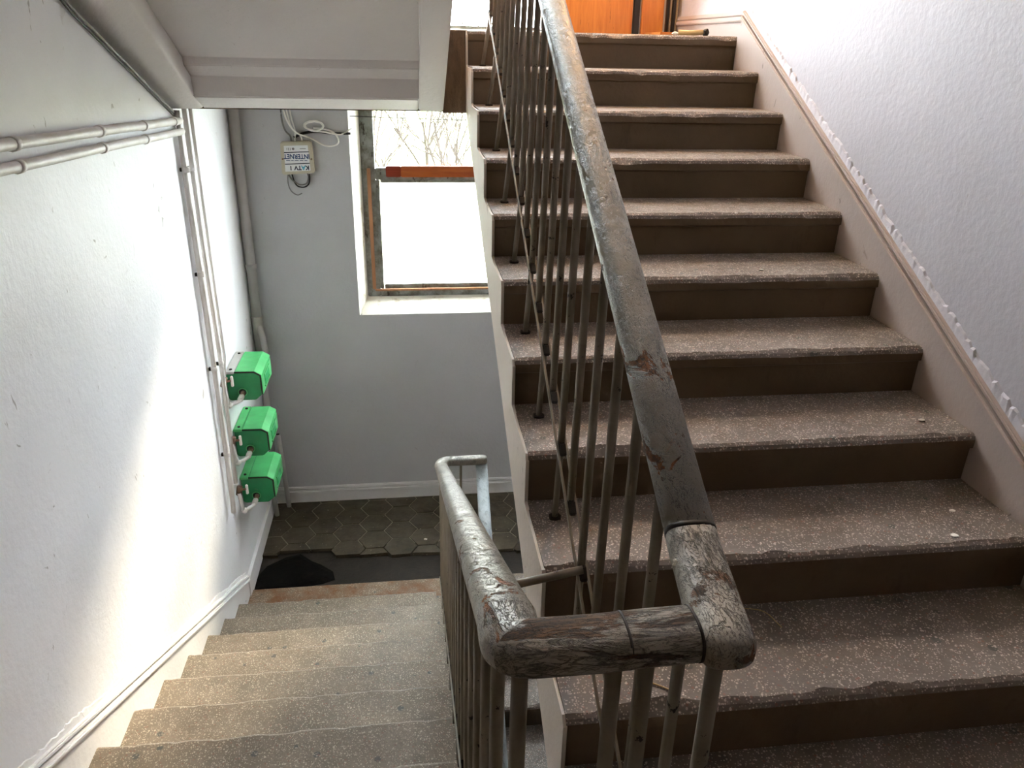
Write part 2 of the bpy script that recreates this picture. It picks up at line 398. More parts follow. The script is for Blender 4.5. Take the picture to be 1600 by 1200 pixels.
MB().box(XW+.001, XR, .6, YF, ZF-.022, ZF-.003).build('grout_bed', 'grout', fl)

# dirt patch where tiles are missing
ring = [(-1.2, .19), (-1.205, .33), (-1.15, .46), (-1.04, .545), (-.95, .575), (-.87, .49), (-.8, .44), (-.72, .36), (-.7, .27), (-.78, .235), (-.88, .22), (-1.0, .20)]
mb = MB(); k = len(ring); cxy = (-.98, .35)
mb.add([(x, y, ZF-.0225) for x, y in ring] + [(cxy[0]+(x-cxy[0])*.8, cxy[1]+(y-cxy[1])*.8, ZF-.008+random.uniform(-.004, .004)) for x, y in ring] + [(cxy[0], cxy[1], ZF-.004)],
       [(i, (i+1) % k, k+(i+1) % k, k+i) for i in range(k)] + [(k+i, k+(i+1) % k, 2*k) for i in range(k)] + [tuple(range(k-1, -1, -1))])
tag(mb.build('dirt_patch', 'wet'), 'black damp dirt patch where landing tiles are missing beside the left wall', 'dirt')

# ------------------------------------------------------------------ stair flights
def step_mesh(x0, x1, y0, z0, d=1, depth=None, rise=H, seed=0, rough=.006, bottom=True):
    """one step: nosing edge at (y0, z0); the tread runs back in direction d, the riser drops below the nosing"""
    rnd = random.Random(seed); depth = depth or T+.02
    nx = 64; prof = [(depth, 0), (.014, 0), (.004, -.005), (0, -.016), (.001, -.042), (.012, -.048), (.014, -rise), (depth, -rise)]
    vs = []; k = len(prof); chips = [(rnd.uniform(x0, x1), rnd.uniform(.012, .06), rnd.uniform(.3, 1.5)) for _ in range(9)]
    for i in range(nx+1):
        x = x0 + (x1-x0)*i/nx
        cz = sum(a*math.exp(-((x-c)/wd)**2) for c, wd, a in chips)*rough + rnd.uniform(0, rough*.75)
        for j, (a, b_) in enumerate(prof):
            dy, dz = a, b_
            if j == 1: dy += cz*1.6
            if j == 2: dy += cz*1.1; dz -= cz*.6
            if j == 3: dy += cz*.6; dz -= cz*.5
            vs.append((x, y0 + d*dy, z0 + dz))
    mb = MB(); fs = []; mi = []
    for i in range(nx):
        for j in range(k):
            j2 = (j+1) % k
            mb_f = (i*k+j, i*k+j2, (i+1)*k+j2, (i+1)*k+j)
            fs.append(mb_f); mi.append(0 if j in (0, 1, 2) else 1)
    mb.add(vs, fs); mb.mi = mi
    mb.f += [tuple(range(k)), tuple(nx*k+j for j in range(k-1, -1, -1))]; mb.mi += [1, 1]; mb.sm += [False]*2
    return mb

def saw(x0, x1, ys, zs, d, drop, name, mat, parent, wob=.006, y_end=None):
    """stringer side: saw-tooth top following the steps, sloping bottom edge"""
    top = []
    for y, z in zip(ys, zs):
        top.append((y + d*.005 + random.uniform(-wob, wob)*.5, z - rise_eps(z)))
        for q in (.25, .5, .75): top.append((y + d*T*q, z + random.uniform(-wob, 0)))
        top.append((y + d*T - d*.004, z + random.uniform(-wob, 0)))
    return top
def rise_eps(z): return .004

def flight_up(name, label, x0, x1, nos, mats, seed, side, parent_loc):
    root = thing(name, parent_loc, label, 'stairs', 'concrete stair flights')
    for i, (y, z) in enumerate(nos):
        step_mesh(x0, x1, y, z, 1, seed=seed+i, depth=.30+.03 if i else .26).build('step', mats, root)
    return root
# right flight, going up
noses_r = [(-j*T, -j*H) for j in range(0, 11)]
rf = flight_up('stair_flight', 'terrazzo stair flight climbing along the right wall to the upper landing', XL, XR, noses_r, ['terr', 'riser'], 100, None, ((XL+XR)/2, -3.0, ZM))
def stringer_poly(noses, d, bot, y_lo, y_hi, line):
    """noses ordered from low y to high y; d=+1 treads run to +y"""
    top = []
    for y, z in noses:
        top += [(y + .0, z - H + .003), (y - .001, z - .02 + random.uniform(-.004, .004)), (y + .008 + random.uniform(0, .006), z - .003)]
        for q in (.3, .6, .85): top.append((y + T*q, z - random.uniform(.001, .009)))
    return top
def build_stringer(noses, x0, x1, drop, parent, y_lo, y_hi, mat='stringer', name='stringer'):
    top = []
    for y, z in noses:
        if y > y_hi: break
        top += [(y+.004, z-H+.004), (y+.001, z-.05+random.uniform(-.01, .01)), (y-.001, z-.02), (y+.010+random.uniform(0, .008), z-.003)]
        for q in (.3, .55, .8): top.append((min(y+T*q, y_hi), z-random.uniform(.001, .007)))
    line = lambda y: S*y - drop
    mb = MB(); vs = []; fs = []
    n_ = len(top)
    for x in (x0, x1):
        for y, z in top: vs += [(x, y, z), (x, y, min(z-.01, line(y)))]
    for i in range(n_-1):
        a = 2*i; b_ = 2*n_+2*i
        fs += [(a, a+2, a+3, a+1), (b_, b_+1, b_+3, b_+2), (a, b_, b_+2, a+2), (a+1, a+3, b_+3, b_+1)]
    fs += [(0, 1, 2*n_+1, 2*n_), (2*n_-2, 4*n_-2, 4*n_-1, 2*n_-1)]
    mb.add(vs, fs); return mb.build(name, mat, parent)
build_stringer(sorted(noses_r), XL-.007, XL+.002, .352, rf, -3.4, .02)
mb = MB(); mb.prism_x([(-3.25, S*-3.25-.34), (.06, -.34), (.06, -.2), (-3.25, S*-3.25-.2)], XL+.003, XR-.01); mb.build('soffit_slab', 'soffit', rf)

# left flight, going down away from the camera (nosings face +y)
lf = thing('stair_flight', ((XW+XE)/2, YL-.3, ZF), 'worn terrazzo stair flight going down beside the white left wall', 'stairs', 'concrete stair flights')
MB().box(XW+.002, .013, YL-.33, YL+.006, ZF-.2, ZF).build('frieze_step', 'terr_rust', lf)
for k in range(1, 11):
    z = ZF + k*H if k < 10 else ZM
    x1 = XE
    step_mesh(XW+.002, x1, YL-k*T, z, -1, seed=200+k, rough=.003, depth=T+.02 if k < 10 else .33).build('step', ['terr_l', 'riser'], lf)
mb = MB(); mb.prism_x([(YL-.1, ZF-.2), (-3.1, ZF-.2+S*(YL+3.0)), (-3.1, ZF+S*(YL+3.0)-.08), (YL-.3, ZF-.08+S*.1)], XW+.01, XE-.01); mb.build('soffit_slab', 'soffit', lf)
for k in range(1, 10):
    MB().box(XE, .005, YL-(k+1)*T-.005, YL-k*T+.004, ZF+k*H-.30, ZF+k*H-.045).build('stringer_block', 'terr_l', lf)

# lower right flight, going down towards the camera from the lower landing
YD = -.03
noses_d = [(YD-j*T, ZF-j*H) for j in range(0, 9)]
df = thing('stair_flight', ((XL+XR)/2, YD-8*T, ZF-9*H), 'lower stair flight seen in the gap beneath the right flight', 'stairs', 'concrete stair flights')
MB().box(.013, XR, YD+.005, YL+.006, ZF-.22, ZF-.001).build('frieze_step', 'terr_l', df)
for i, (y, z) in enumerate(noses_d[0:]):
    step_mesh(.02, XR, y, z, 1, seed=300+i, depth=T+.03 if i else .2).build('step', ['terr', 'riser'], df)

# upper left flight: only its ribbed underside shows
uf = thing('stair_flight', ((XW+.01)/2, -.05, -.36), 'whitewashed ribbed underside of the flight rising over the left stairs', 'stairs', 'concrete stair flights')
pl = lambda y, o: -.352 - S*y + o        # plane of the rib bottoms, rising towards the camera
YE = -2.85
MB().prism_x([(.045, pl(.0, 0)), (.045, .1), (YE, pl(YE, .45)), (YE, pl(YE, 0)), (0, pl(0, 0))], -.1, .013).build('stringer', 'soffit', uf, bevel=.006)
# wall-side stringer, plastered down onto the wall
ys_ = [.045, 0, -.3, -.6, -1.0, -1.6, -2.2, YE]; vs = []
for y in ys_:
    yy = min(y, 0); zin = pl(yy, .0); zw = zin - .105*min(1, -yy/1.0)
    vs += [(XW+.002, y, zw), (-1.15, y, zw*.35+zin*.65), (-1.085, y, zin+.002), (-1.075, y, zin+.012), (-1.085, y, zin+.3), (XW+.002, y, zin+.3)]
k = 6; n_ = len(ys_)
MB().add(vs, [(a*k+q, a*k+(q+1) % k, (a+1)*k+(q+1) % k, (a+1)*k+q) for a in range(n_-1) for q in range(k)] + [tuple(range(k)), tuple((n_-1)*k+q for q in range(k-1, -1, -1))], sm=True).build('stringer', 'soffit', uf)
MB().prism_x([(.045, pl(0, .0)), (-.115, pl(-.115, .0)), (-.125, pl(-.125, .09)), (.045, pl(-.03, .14))], -1.08, -.099).build('end_rib', 'soffit', uf, bevel=.006)
MB().prism_x([(-.10, pl(-.10, .082)), (-.215, pl(-.215, .082)), (-.222, pl(-.222, .115)), (-.10, pl(-.10, .16))], -1.08, -.099).build('panel_moulding', 'soffit', uf, bevel=.004)
MB().prism_x([(-.04, pl(-.04, .112)), (-.04, pl(-.04, .3)), (YE, pl(YE, .3)), (YE, pl(YE, .112))], -1.085, -.09).build('soffit_panel', 'soffit', uf)
for k in range(0, 9):
    MB().box(XW+.002, .0, -(k+1)*T-.1, -k*T-.1, .02+k*H-.03, .02+(k+1)*H).build('step', 'terr_l', uf)

# ------------------------------------------------------------------ skirtings
def slope_strip(x0, x1, pts, name, mat, parent=None, bevel=0):
    return MB().prism_x(pts, x0, x1).build(name, mat, parent, bevel)
def sl(y, o): return S*y + o             # right nosing line
br = tag(MB().prism_x([(-3.4, sl(-3.4, -.25)), (0, -.25), (0, .085), (-.02, .085), (-3.4, sl(-3.4, .085))], XR-.004, XR+.013).build('baseboard_right', 'skirt'), kind='structure')
slope_strip(XR-.022, XR+.013, [(-3.4, sl(-3.4, .092)), (-.045, sl(-.045, .092)), (-.045, sl(-.045, .112)), (-3.4, sl(-3.4, .112))], 'moulding', 'skirt', br, .005)
slope_strip(XR-.016, XR+.013, [(-3.4, sl(-3.4, .120)), (-.05, sl(-.05, .120)), (-.05, sl(-.05, .136)), (-3.4, sl(-3.4, .136))], 'moulding', 'skirt', br, .004)
# ragged plaster edge above the moulding
mb = MB(); ny = 240; vs = []
for i in range(ny+1):
    y = -3.4 + 3.35*i/ny; e = .156 + .002*math.sin(i*.31) + random.uniform(-.005, .007)
    vs += [(XR-.002, y, sl(y, .132)), (XR+.004+random.uniform(0, .004), y, sl(y, e)), (XR+.013, y, sl(y, e+.006)), (XR+.013, y, sl(y, .132))]
mb.add(vs, [f for i in range(ny) for f in ((4*i, 4*i+4, 4*i+5, 4*i+1), (4*i+1, 4*i+5, 4*i+6, 4*i+2), (4*i+3, 4*i+7, 4*i+4, 4*i))])
mb.build('plaster_edge', 'wall_r', br)
bl_ = tag(MB().box(XR-.004, XR+.013, 0, .97, -.001, .06).build('baseboard_landing', 'skirt'), kind='structure')
MB().box(XR-.016, XR+.013, -.045, .97, .062, .085).build('moulding', 'skirt', bl_, .005)
MB().box(XR-.010, XR+.013, -.05, .97, .088, .108).build('moulding', 'skirt', bl_, .004)
# left wall
ll = lambda y, o: ZF - S*(y-YL) + o
Y0, Y1 = -3.2, .14
lb = tag(MB().prism_x([(Y0, ll(Y0, -.25)), (Y1, ll(Y1, -.14)), (Y1, ll(Y1, .075)), (Y0, ll(Y0, .075))], XW-.005, XW+.012).build('baseboard_left', 'skirt_w'), kind='structure')
slope_strip(XW-.005, XW+.028, [(Y0, ll(Y0, .084)), (Y1, ll(Y1, .084)), (Y1, ll(Y1, .103)), (Y0, ll(Y0, .103))], 'moulding', 'skirt_w', lb, .005)
slope_strip(XW-.005, XW+.020, [(Y0, ll(Y0, .113)), (Y1, ll(Y1, .113)), (Y1, ll(Y1, .13)), (Y0, ll(Y0, .13))], 'moulding', 'skirt_w', lb, .004)
mb = MB(); vs = []
for i in range(ny+1):
    y = Y0 + (Y1-Y0)*i/ny; e = .150 + .006*math.sin(i*.23) + random.uniform(-.004, .006)
    vs += [(XW+.006, y, ll(y, .126)), (XW+.002+random.uniform(0, .003), y, ll(y, e)), (XW-.005, y, ll(y, e+.006)), (XW-.005, y, ll(y, .126))]
mb.add(vs, [f for i in range(ny) for f in ((4*i, 4*i+4, 4*i+5, 4*i+1), (4*i+1, 4*i+5, 4*i+6, 4*i+2), (4*i+3, 4*i+7, 4*i+4, 4*i))])
mb.build('plaster_edge', 'skirt_w', lb)
MB().box(XW-.005, XW+.02, Y1, YF, ZF-.02, ZF+.12).build('baseboard_landing_left', 'skirt_w', None)['kind'] = 'structure'
fb = struct(MB().box(XW+.02, XR, YF-.016, YF+.01, ZF-.02, ZF+.07), 'baseboard_far', 'skirt_w')
MB().box(XW+.02, XR, YF-.024, YF+.01, ZF+.073, ZF+.095).build('moulding', 'skirt_w', fb, .005)
MB().box(XW+.02, XR, YF-.017, YF+.01, ZF+.099, ZF+.122).build('moulding', 'skirt_w', fb, .005)

# ------------------------------------------------------------------ windows
def window(name, z0, z1, transom, lower_glass, upper_glass, rail_h=.05):
    root = thing(name, ((FX0+FX1)/2, YW+.03, z0), kind='structure')
    fr = [('frame', (FX0, FX0+.085, YW, YW+.07, z0, z1)), ('frame', (FX1-.085, FX1, YW, YW+.07, z0, z1)), ('frame', (FX0+.085, FX1-.085, YW, YW+.07, z0, z0+rail_h))]
    if transom: fr += [('transom', (FX0+.085, FX1-.085, YW+.005, YW+.065, transom[0], transom[1]))]
    fr += [('frame', (FX0+.085, FX1-.085, YW, YW+.07, z1-.06, z1))]
    for nm, a in fr: MB().box(*a).build(nm, 'frame', root, .006)
    sash = (z0+rail_h, transom[0] if transom else z1-.06)
    x0, x1 = FX0+.085, FX1-.085
    for a in ((x0, x0+.025, sash[0], sash[1]), (x1-.03, x1, sash[0], sash[1]), (x0+.03, x1-.03, sash[0], sash[0]+min(.03, rail_h*.8)), (x0+.03, x1-.03, sash[1]-.02, sash[1])):
        MB().box(a[0], a[1], YW+.02, YW+.05, a[2], a[3]).build('sash', 'frame', root, .004)
    MB().box(x0+.02, x1-.02, YW+.033, YW+.037, sash[0]+.02, sash[1]-.01).build('pane', lower_glass, root)
    if transom: MB().box(x0-.005, x1+.005, YW+.033, YW+.037, transom[1]-.005, z1-.05).build('pane', upper_glass, root)
    return root
win1 = window('window_1', W1[0]+.09, W1[1], (-.875, -.80), 'glass_d', 'glass')
win2 = window('window_2', W2[0]+.002, W2[1], None, 'glass', 'glass', .012)
MB().box(-.30, -.205, YW-.022, YW+.001, -.853, -.785).build('red_batten', 'wood_r', win1, .004)
MB().box(-.205, FX1-.12, YW-.022, YW+.001, -.853, -.785).build('batten', 'wood_b', win1, .004)
MB().box(FX0+.034, FX0+.057, YW-.014, YW+.001, -1.60, -.80).build('strip', 'wood_p', win1, .003)
MB().box(FX0+.05, FX1-.1, YW-.012, YW+.001, -1.615, -1.60).build('strip', 'wood_p', win1, .003)
for x in (-.345, -.36): pass
mb = MB(); mb.tube([(WX0-.01, YF+.02, -.475), (-.2, YF+.08, -.49), (.2, YF+.1, -.50), (.8, YF+.08, -.50)], .0025, 6)
tag(mb.build('cable', 'cable_k'), 'thin dark wire stretched across the top of the lower window', 'cable')

# ------------------------------------------------------------------ railings
RP = []
for j in range(20):
    a = 2*math.pi*j/20; c, s_ = math.cos(a), math.sin(a)
    p = 2.6
    RP.append((.0335*math.copysign(abs(c)**(2/p), c), .0225*math.copysign(abs(s_)**(2/p), s_)))
xr = lambda y: .19 + .0224*(y+3.04)
zr = lambda y: S*y + .878
xl = lambda y: -.07 + .0115*(y+3.2)
zl = lambda y: ZF - S*(y-YL) + .842
def rounded_end(path, prof, mb, f=(.97, .85, .55)):   # taper the last stretch so that the end is rounded
    return mb
def rail_sweep(path, taper_end=False, taper_start=False):
    mb = MB(); P = [Vector(p) for p in path]
    mb.sweep(P, RP)
    k = len(RP)
    def shrink(idx, q):
        c = sum((Vector(mb.v[idx*k+j]) for j in range(k)), Vector())/k
        for j in range(k):
            mb.v[idx*k+j] = tuple(c + (Vector(mb.v[idx*k+j])-c)*q)
    n_ = len(P)
    if taper_end: shrink(n_-1, .55); shrink(n_-2, .82); shrink(n_-3, .95)
    if taper_start: shrink(0, .55); shrink(1, .82); shrink(2, .95)
    return mb
def lerp_path(f, a, b_, n_): return [f(a+(b_-a)*i/n_) for i in range(n_+1)]
railR = thing('stair_railing', (.2, -3.0, ZM), 'grey painted railing of the right flight, with peeling wooden handrail', 'railing', 'stair railings')
fR = lambda y: (xr(y), y, zr(y))
rail_sweep(lerp_path(fR, .25, -3.052, 14)).build('handrail', 'rail', railR)
# end piece: levels out beside the turn
ZT = -.641                       # height of the level turn
pend = [(xr(-3.058), -3.058, zr(-3.058)), (.187, -3.085, -.6505), (.182, -3.12, -.652), (.171, -3.18, -.648), (.160, -3.235, ZT-.002), (.156, -3.258, ZT), (.154, -3.272, ZT), (.153, -3.282, ZT), (.1525, -3.288, ZT)]
ep = rail_sweep(pend, taper_end=True).build('handrail_end', 'rail_worn', railR)
# dark joint between the two lengths of handrail
mb = MB(); j0 = Vector(fR(-3.052)); j1 = Vector(pend[0])
mb.sweep([j0 + (j0-j1)*.05, j1], [(a*1.015, b_*1.02) for a, b_ in RP]); mb.build('joint', 'tar', railR)

def bar(name, pts, w_, t_, mat, parent):
    return MB().sweep(pts, [(-w_/2, -t_/2), (w_/2, -t_/2), (w_/2, t_/2), (-w_/2, t_/2)], smooth=False).build(name, mat, parent)
xb = lambda y: .192 + .014*(y+2.5)
zb = lambda y: S*y + .112
for dx in (-.0115, .0115): bar('bottom_bar', [(xb(y)+dx, y, zb(y)) for y in (.15, -1, -2, -3.02)], .005, .011, 'balu', railR)
bal_cache = {}
def baluster(x0, x1, y, z0, z1, parent, r=.0095):
    key = (round(z1-z0, 3), round(x1-x0, 3), r)
    if key not in bal_cache:
        o = MB().tube([(x0, y, z0), (x1, y, z1)], r, 8).build('baluster', 'balu', parent, origin=(x0, y, z0)); bal_cache[key] = o.data
        return o
    return link('baluster', bal_cache[key], (x0, y, z0), parent)
weld_me = []
def weld(x, y, z, parent):
    if not weld_me:
        o = MB().prism_x([(-.034, -.022), (.013, .0), (.011, .007), (-.012, .006), (-.036, -.014)], -.0088, .0088).build('weld', 'tar', parent, origin=(0, 0, 0), bevel=.003); weld_me.append(o.data)
        o.location = Vector((x, y, z+ZO)) - wloc(parent); return
    link('weld', weld_me[0], (x, y, z), parent)
for i in range(0, 22):
    y = .07 - i*.15 + .0
    stub = (i % 2 == 1)
    j = math.ceil(-y/T - 1e-6)                      # tread under this baluster
    tz = -max(j, 0)*H
    baluster(xb(y), xr(y), y, zb(y)-.004, zr(y)-.012, railR)
    weld(xb(y), y, zb(y)+.001, railR)
    if stub and y > -3.0:
        yy = y + .0
        MB().tube([(xb(y), y, zb(y)), (.190, y+.005, tz-.004)], .0085, 8).build('post', 'balu', railR)
        MB().prism_z([(.190+.017*math.cos(a*math.pi/4)*(1+.2*math.sin(a*3)), y+.005+.015*math.sin(a*math.pi/4)) for a in range(8)], tz-.002, tz+.006).build('foot', 'tar', railR)
# balusters under the level end
for x, y in ((.156, -3.248),):
    MB().tube([(x, y, ZT-.012), (x-.008, y-.01, ZM)], .0098, 8).build('baluster', 'balu', railR)
# fluff caught on the handrail
def blob(c, r, seed, sq=(1, 1, 1), sub=2):
    rnd = random.Random(seed); bm = bmesh.new(); bmesh.ops.create_icosphere(bm, subdivisions=sub, radius=1)
    vs = []; 
    for v in bm.verts:
        q = 1 + rnd.uniform(-.28, .28); vs.append((c[0]+v.co.x*r*q*sq[0], c[1]+v.co.y*r*q*sq[1], c[2]+v.co.z*r*q*sq[2]))
    mb = MB().add(vs, [tuple(v.index for v in f.verts) for f in bm.faces], sm=False); bm.free(); return mb
tag(blob((.152, -3.115, -.645), .0052, 5).build('fluff', 'fluff'), 'tuft of white fluff caught on the edge of the right handrail', 'fluff')

# left railing with the level turn and the return at its foot
railL = thing('stair_railing', (-.05, -1.7, ZF), 'grey railing of the left flight, turning level towards the right railing', 'railing', 'stair railings')
YT = -3.252
YR = -.15; zR = zl(-.2)
def rail_path():
    turn = [(.124, YT+.004, ZT+.004), (.08, YT+.003, ZT+.004), (.02, YT, ZT+.004), (-.035, YT, ZT+.004)]
    cor = arc((-.0715, YT, ZT+.006), (-.050, YT, ZT+.004), (-.0705, YT+.024, ZT-.004), 4)
    dn = [(xl(y), y, zl(y)+.003*math.exp((-3.2-y)*8)) for y in (-3.19, -3.1, -2.9, -2.6, -2.2, -1.8, -1.4, -1.0, -.7, -.45, -.3)]
    ret = arc((xl(YR), YR-.005, zR), (xl(-.2), -.205, zl(-.2)), (xl(YR)+.05, YR, zR), 5) + [(.1, YR, zR), (.16, YR, zR), (.185, YR, zR), (.205, YR, zR), (.214, YR, zR), (.218, YR, zR)]
    return turn, cor, dn, ret
turn, cor, dn, ret = rail_path()
full = [tuple(p) for p in turn + cor + dn + ret]
mb = rail_sweep(full, taper_end=True)
k = len(RP); cut = len(turn)+2              # split at the mitre so that both pieces share the same section
vt = mb.v
p1 = MB(); p1.add(vt[:(cut+1)*k], [f for f in mb.f[:-2] if max(f) < (cut+1)*k] + [tuple(range(k))], 0, True); p1.sm[-1] = False
p1.build('handrail_turn', 'rail_bare', railL)
p2 = MB(); p2.add(vt[cut*k:], [tuple(i-cut*k for i in f) for f in mb.f if min(f) >= cut*k], 0, True); p2.sm[-1] = False
p2.build('handrail', 'rail', railL)
prof2 = [(a*1.015, b_*1.02) for a, b_ in RP]
mb = MB(); mb.sweep([(.047, YT+.002, ZT+.004), (.050, YT+.002, ZT+.004)], prof2); mb.build('crack', 'tar', railL)
mb = MB(); mb.sweep([(.1235, YT+.004, ZT+.004), (.127, YT+.004, ZT+.004)], prof2); mb.build('joint', 'tar', railL)
zlb = lambda y: ZF - S*(y-YL) + .10
for dx in (-.0115, .0115): bar('bottom_bar', [(xl(y)-.005+dx, y, zlb(y)) for y in (-.15, -1.2, -2.2, -3.2)], .005, .011, 'balu', railL)
for i in range(0, 22):
    y = -.16 - i*.148
    if y < -3.2: break
    baluster(xl(y)-.005, xl(y), y, zlb(y)-.004, zl(y)-.012, railL)
    weld(xl(y)-.005, y, zlb(y)+.001, railL)
    if i % 2 == 1:
        k = math.floor((YL-y)/T + 1e-6)
        MB().tube([(xl(y)-.005, y, zlb(y)), (xl(y)-.004, y, ZF+k*H-.05)], .0085, 8).build('post', 'balu', railL)
for x, y in ((-.062, YT+.004), (.040, YT), (.076, YT)):
    MB().tube([(x, y, ZT-.01), (x-.004, y, ZM-.1)], .0095, 8).build('baluster', 'balu', railL)
# tie rod between the two railings
tag(MB().tube([(xb(-2.5), -2.5, -1.117), (.049, -2.5, -1.144), (xl(-2.5), -2.5, -1.166)], .0095, 8).build('tie_rod', 'balu'), 'short painted steel rod tying the right railing to the left railing', 'rod')

# railing of the flight below
railD = thing('stair_railing', (.18, -1.5, ZF-1.0), 'pale blue-white railing of the lowest flight, seen in the gap between flights', 'railing', 'stair railings')
zd = lambda y: zR - .03 + S*(y-YR)
MB().sweep([(.192+.03*min(0, y), y, zd(y)) for y in (YR, -.6, -1.2, -2.2)], [(a*.95, b_*.8) for a, b_ in RP]).build('handrail', 'rail_low', railD)
bar('bottom_bar', [(.17, y, zd(y)-.74) for y in (YR, -1.2, -2.2)], .026, .007, 'balu', railD)
for i in range(12):
    y = YR-.02-i*.17; baluster(.17, .182+.03*min(0, y), y, zd(y)-.74, zd(y)-.01, railD, .008)
MB().tube([(.075, YR, zR-.01), (.07, YR, ZF)], .007, 8).build('baluster', 'balu', railL)

# ------------------------------------------------------------------ pipes on the left wall
def pipe_thing(name, label, path, r, mat='pipe', clamps=(), group=None, parent=None):
    root = thing(name, path[-1], label, 'pipe', group)
    MB().tube(path, r, 12).build('tube', mat, root)
    for (p, ax) in clamps:
        p = Vector(p); mb = MB()
        d = Vector((0, .012, 0)) if ax == 'y' else Vector((0, 0, .012))
        mb.tube([p-d, p+d], r*1.22, 12); mb.build('clamp', mat, root)
        mb = MB(); mb.box(XW+.001, p.x, p.y-.008, p.y+.008, p.z-.008, p.z+.008); mb.build('clamp_stud', 'dark', root)
    return root
hy = lambda y, z0, z1: z0 + (z1-z0)*(y+1.69)/1.72
pts = lambda z0, z1: [(-1.18, y, hy(y, z0, z1) + .0012*math.sin(y*5)) for y in [-5.3+i*.3 for i in range(18)] if y < -.02]
pipe_thing('water_pipe', 'upper of two white painted pipes running level along the left wall', pts(-.317, -.405) + arc((-1.18, .02, -.405), (-1.18, -.015, -.404), (-1.192, .02, -.405), 4), .0165, 'pipe', [((-1.18, y, hy(y, -.317, -.405)+.0012*math.sin(y*5)), 'y') for y in (-1.62, -1.0, -.53, -.1)], 'level pipes on the left wall')
pipe_thing('water_pipe', 'lower of two white painted pipes running level along the left wall', pts(-.375, -.452) + arc((-1.18, .03, -.452), (-1.18, -.01, -.451), (-1.192, .03, -.452), 4), .0155, 'pipe', [((-1.18, y, hy(y, -.375, -.452)+.0012*math.sin(y*5)), 'y') for y in (-1.62, -1.0, -.53)], 'level pipes on the left wall')
pipe_thing('gas_riser_pipe', 'white vertical pipe nearest the viewer, dropping past the green boxes', [(-1.188, .0, -.36), (-1.188, .0, -.6), (-1.184, .0, -1.4), (-1.182, .0, -2.05), (-1.18, -.01, -2.3), (-1.18, -.03, -2.47)], .014, 'pipe', [((-1.182, 0, -.62), 'z'), ((-1.183, 0, -1.12), 'z'), ((-1.183, 0, -1.62), 'z'), ((-1.182, 0, -2.12), 'z')], 'vertical pipes on the left wall')
pipe_thing('gas_riser_pipe', 'middle white vertical pipe feeding the green boxes', [(-1.168, .055, -.345), (-1.168, .055, -1.0), (-1.164, .075, -1.70), (-1.176, .08, -2.35)], .0115, 'pipe', [((-1.168, .055, -.62), 'z'), ((-1.163, .072, -1.62), 'z')], 'vertical pipes on the left wall')
pipe_thing('gas_riser_pipe', 'thin white vertical pipe farthest from the viewer, ending at the topmost green box', [(-1.152, .10, -.345), (-1.152, .105, -1.0), (-1.156, .125, -1.60), (-1.17, .13, -1.72)], .008, 'pipe', (), 'vertical pipes on the left wall')
# large pipe in the far corner
cp = thing('drain_pipe', (-1.16, 1.14, ZF), 'thick grey pipe standing in the far left corner behind the green boxes', 'pipe')
MB().tube([(-1.172, 1.15, -.2), (-1.172, 1.15, -2.02)], .031, 16).build('tube', 'pipe_g', cp)
MB().tube([(-1.172, 1.15, -1.40), (-1.172, 1.15, -1.37)], .036, 16).build('collar', 'pipe_g', cp)
MB().tube([(-1.172, 1.15, -1.72), (-1.172, 1.15, -1.88)], .036, 16).build('collar', 'pipe_g', cp)
MB().tube([(-1.172, 1.15, -1.76), (-1.14, 1.10, -1.84), (-1.13, 1.09, -1.95), (-1.13, 1.09, -2.05), (-1.165, 1.14, -2.12)], .020, 10).build('bypass_tube', 'pipe_g', cp)
MB().tube([(-1.172, 1.15, -2.02), (-1.172, 1.15, -2.75)], .022, 12).build('tube', 'pipe_g', cp)
MB().tube([(-1.172, 1.15, -2.02), (-1.172, 1.15, -2.08)], .034, 16).build('collar', 'pipe_g', cp)
for (x, y, h_, tl, lab) in ((-1.095, 1.14, .60, .02, 'tall open pipe stub rising from the far left corner of the landing'), (-1.165, 1.03, .36, .01, 'short pipe stub under the lowest green box')):
    st = thing('pipe_stub', (x, y, ZF), lab, 'pipe', 'pipe stubs in the landing floor')
    MB().tube([(x, y, ZF-.01), (x-tl*.5, y-.01, ZF+h_*.5), (x-tl, y-.02, ZF+h_)], .0165, 12, caps=True).build('tube', 'pipe_g', st)
    MB().tube([(x-tl, y-.02, ZF+h_-.004), (x-tl, y-.02, ZF+h_+.001)], .012, 12).build('bore', 'dark', st)

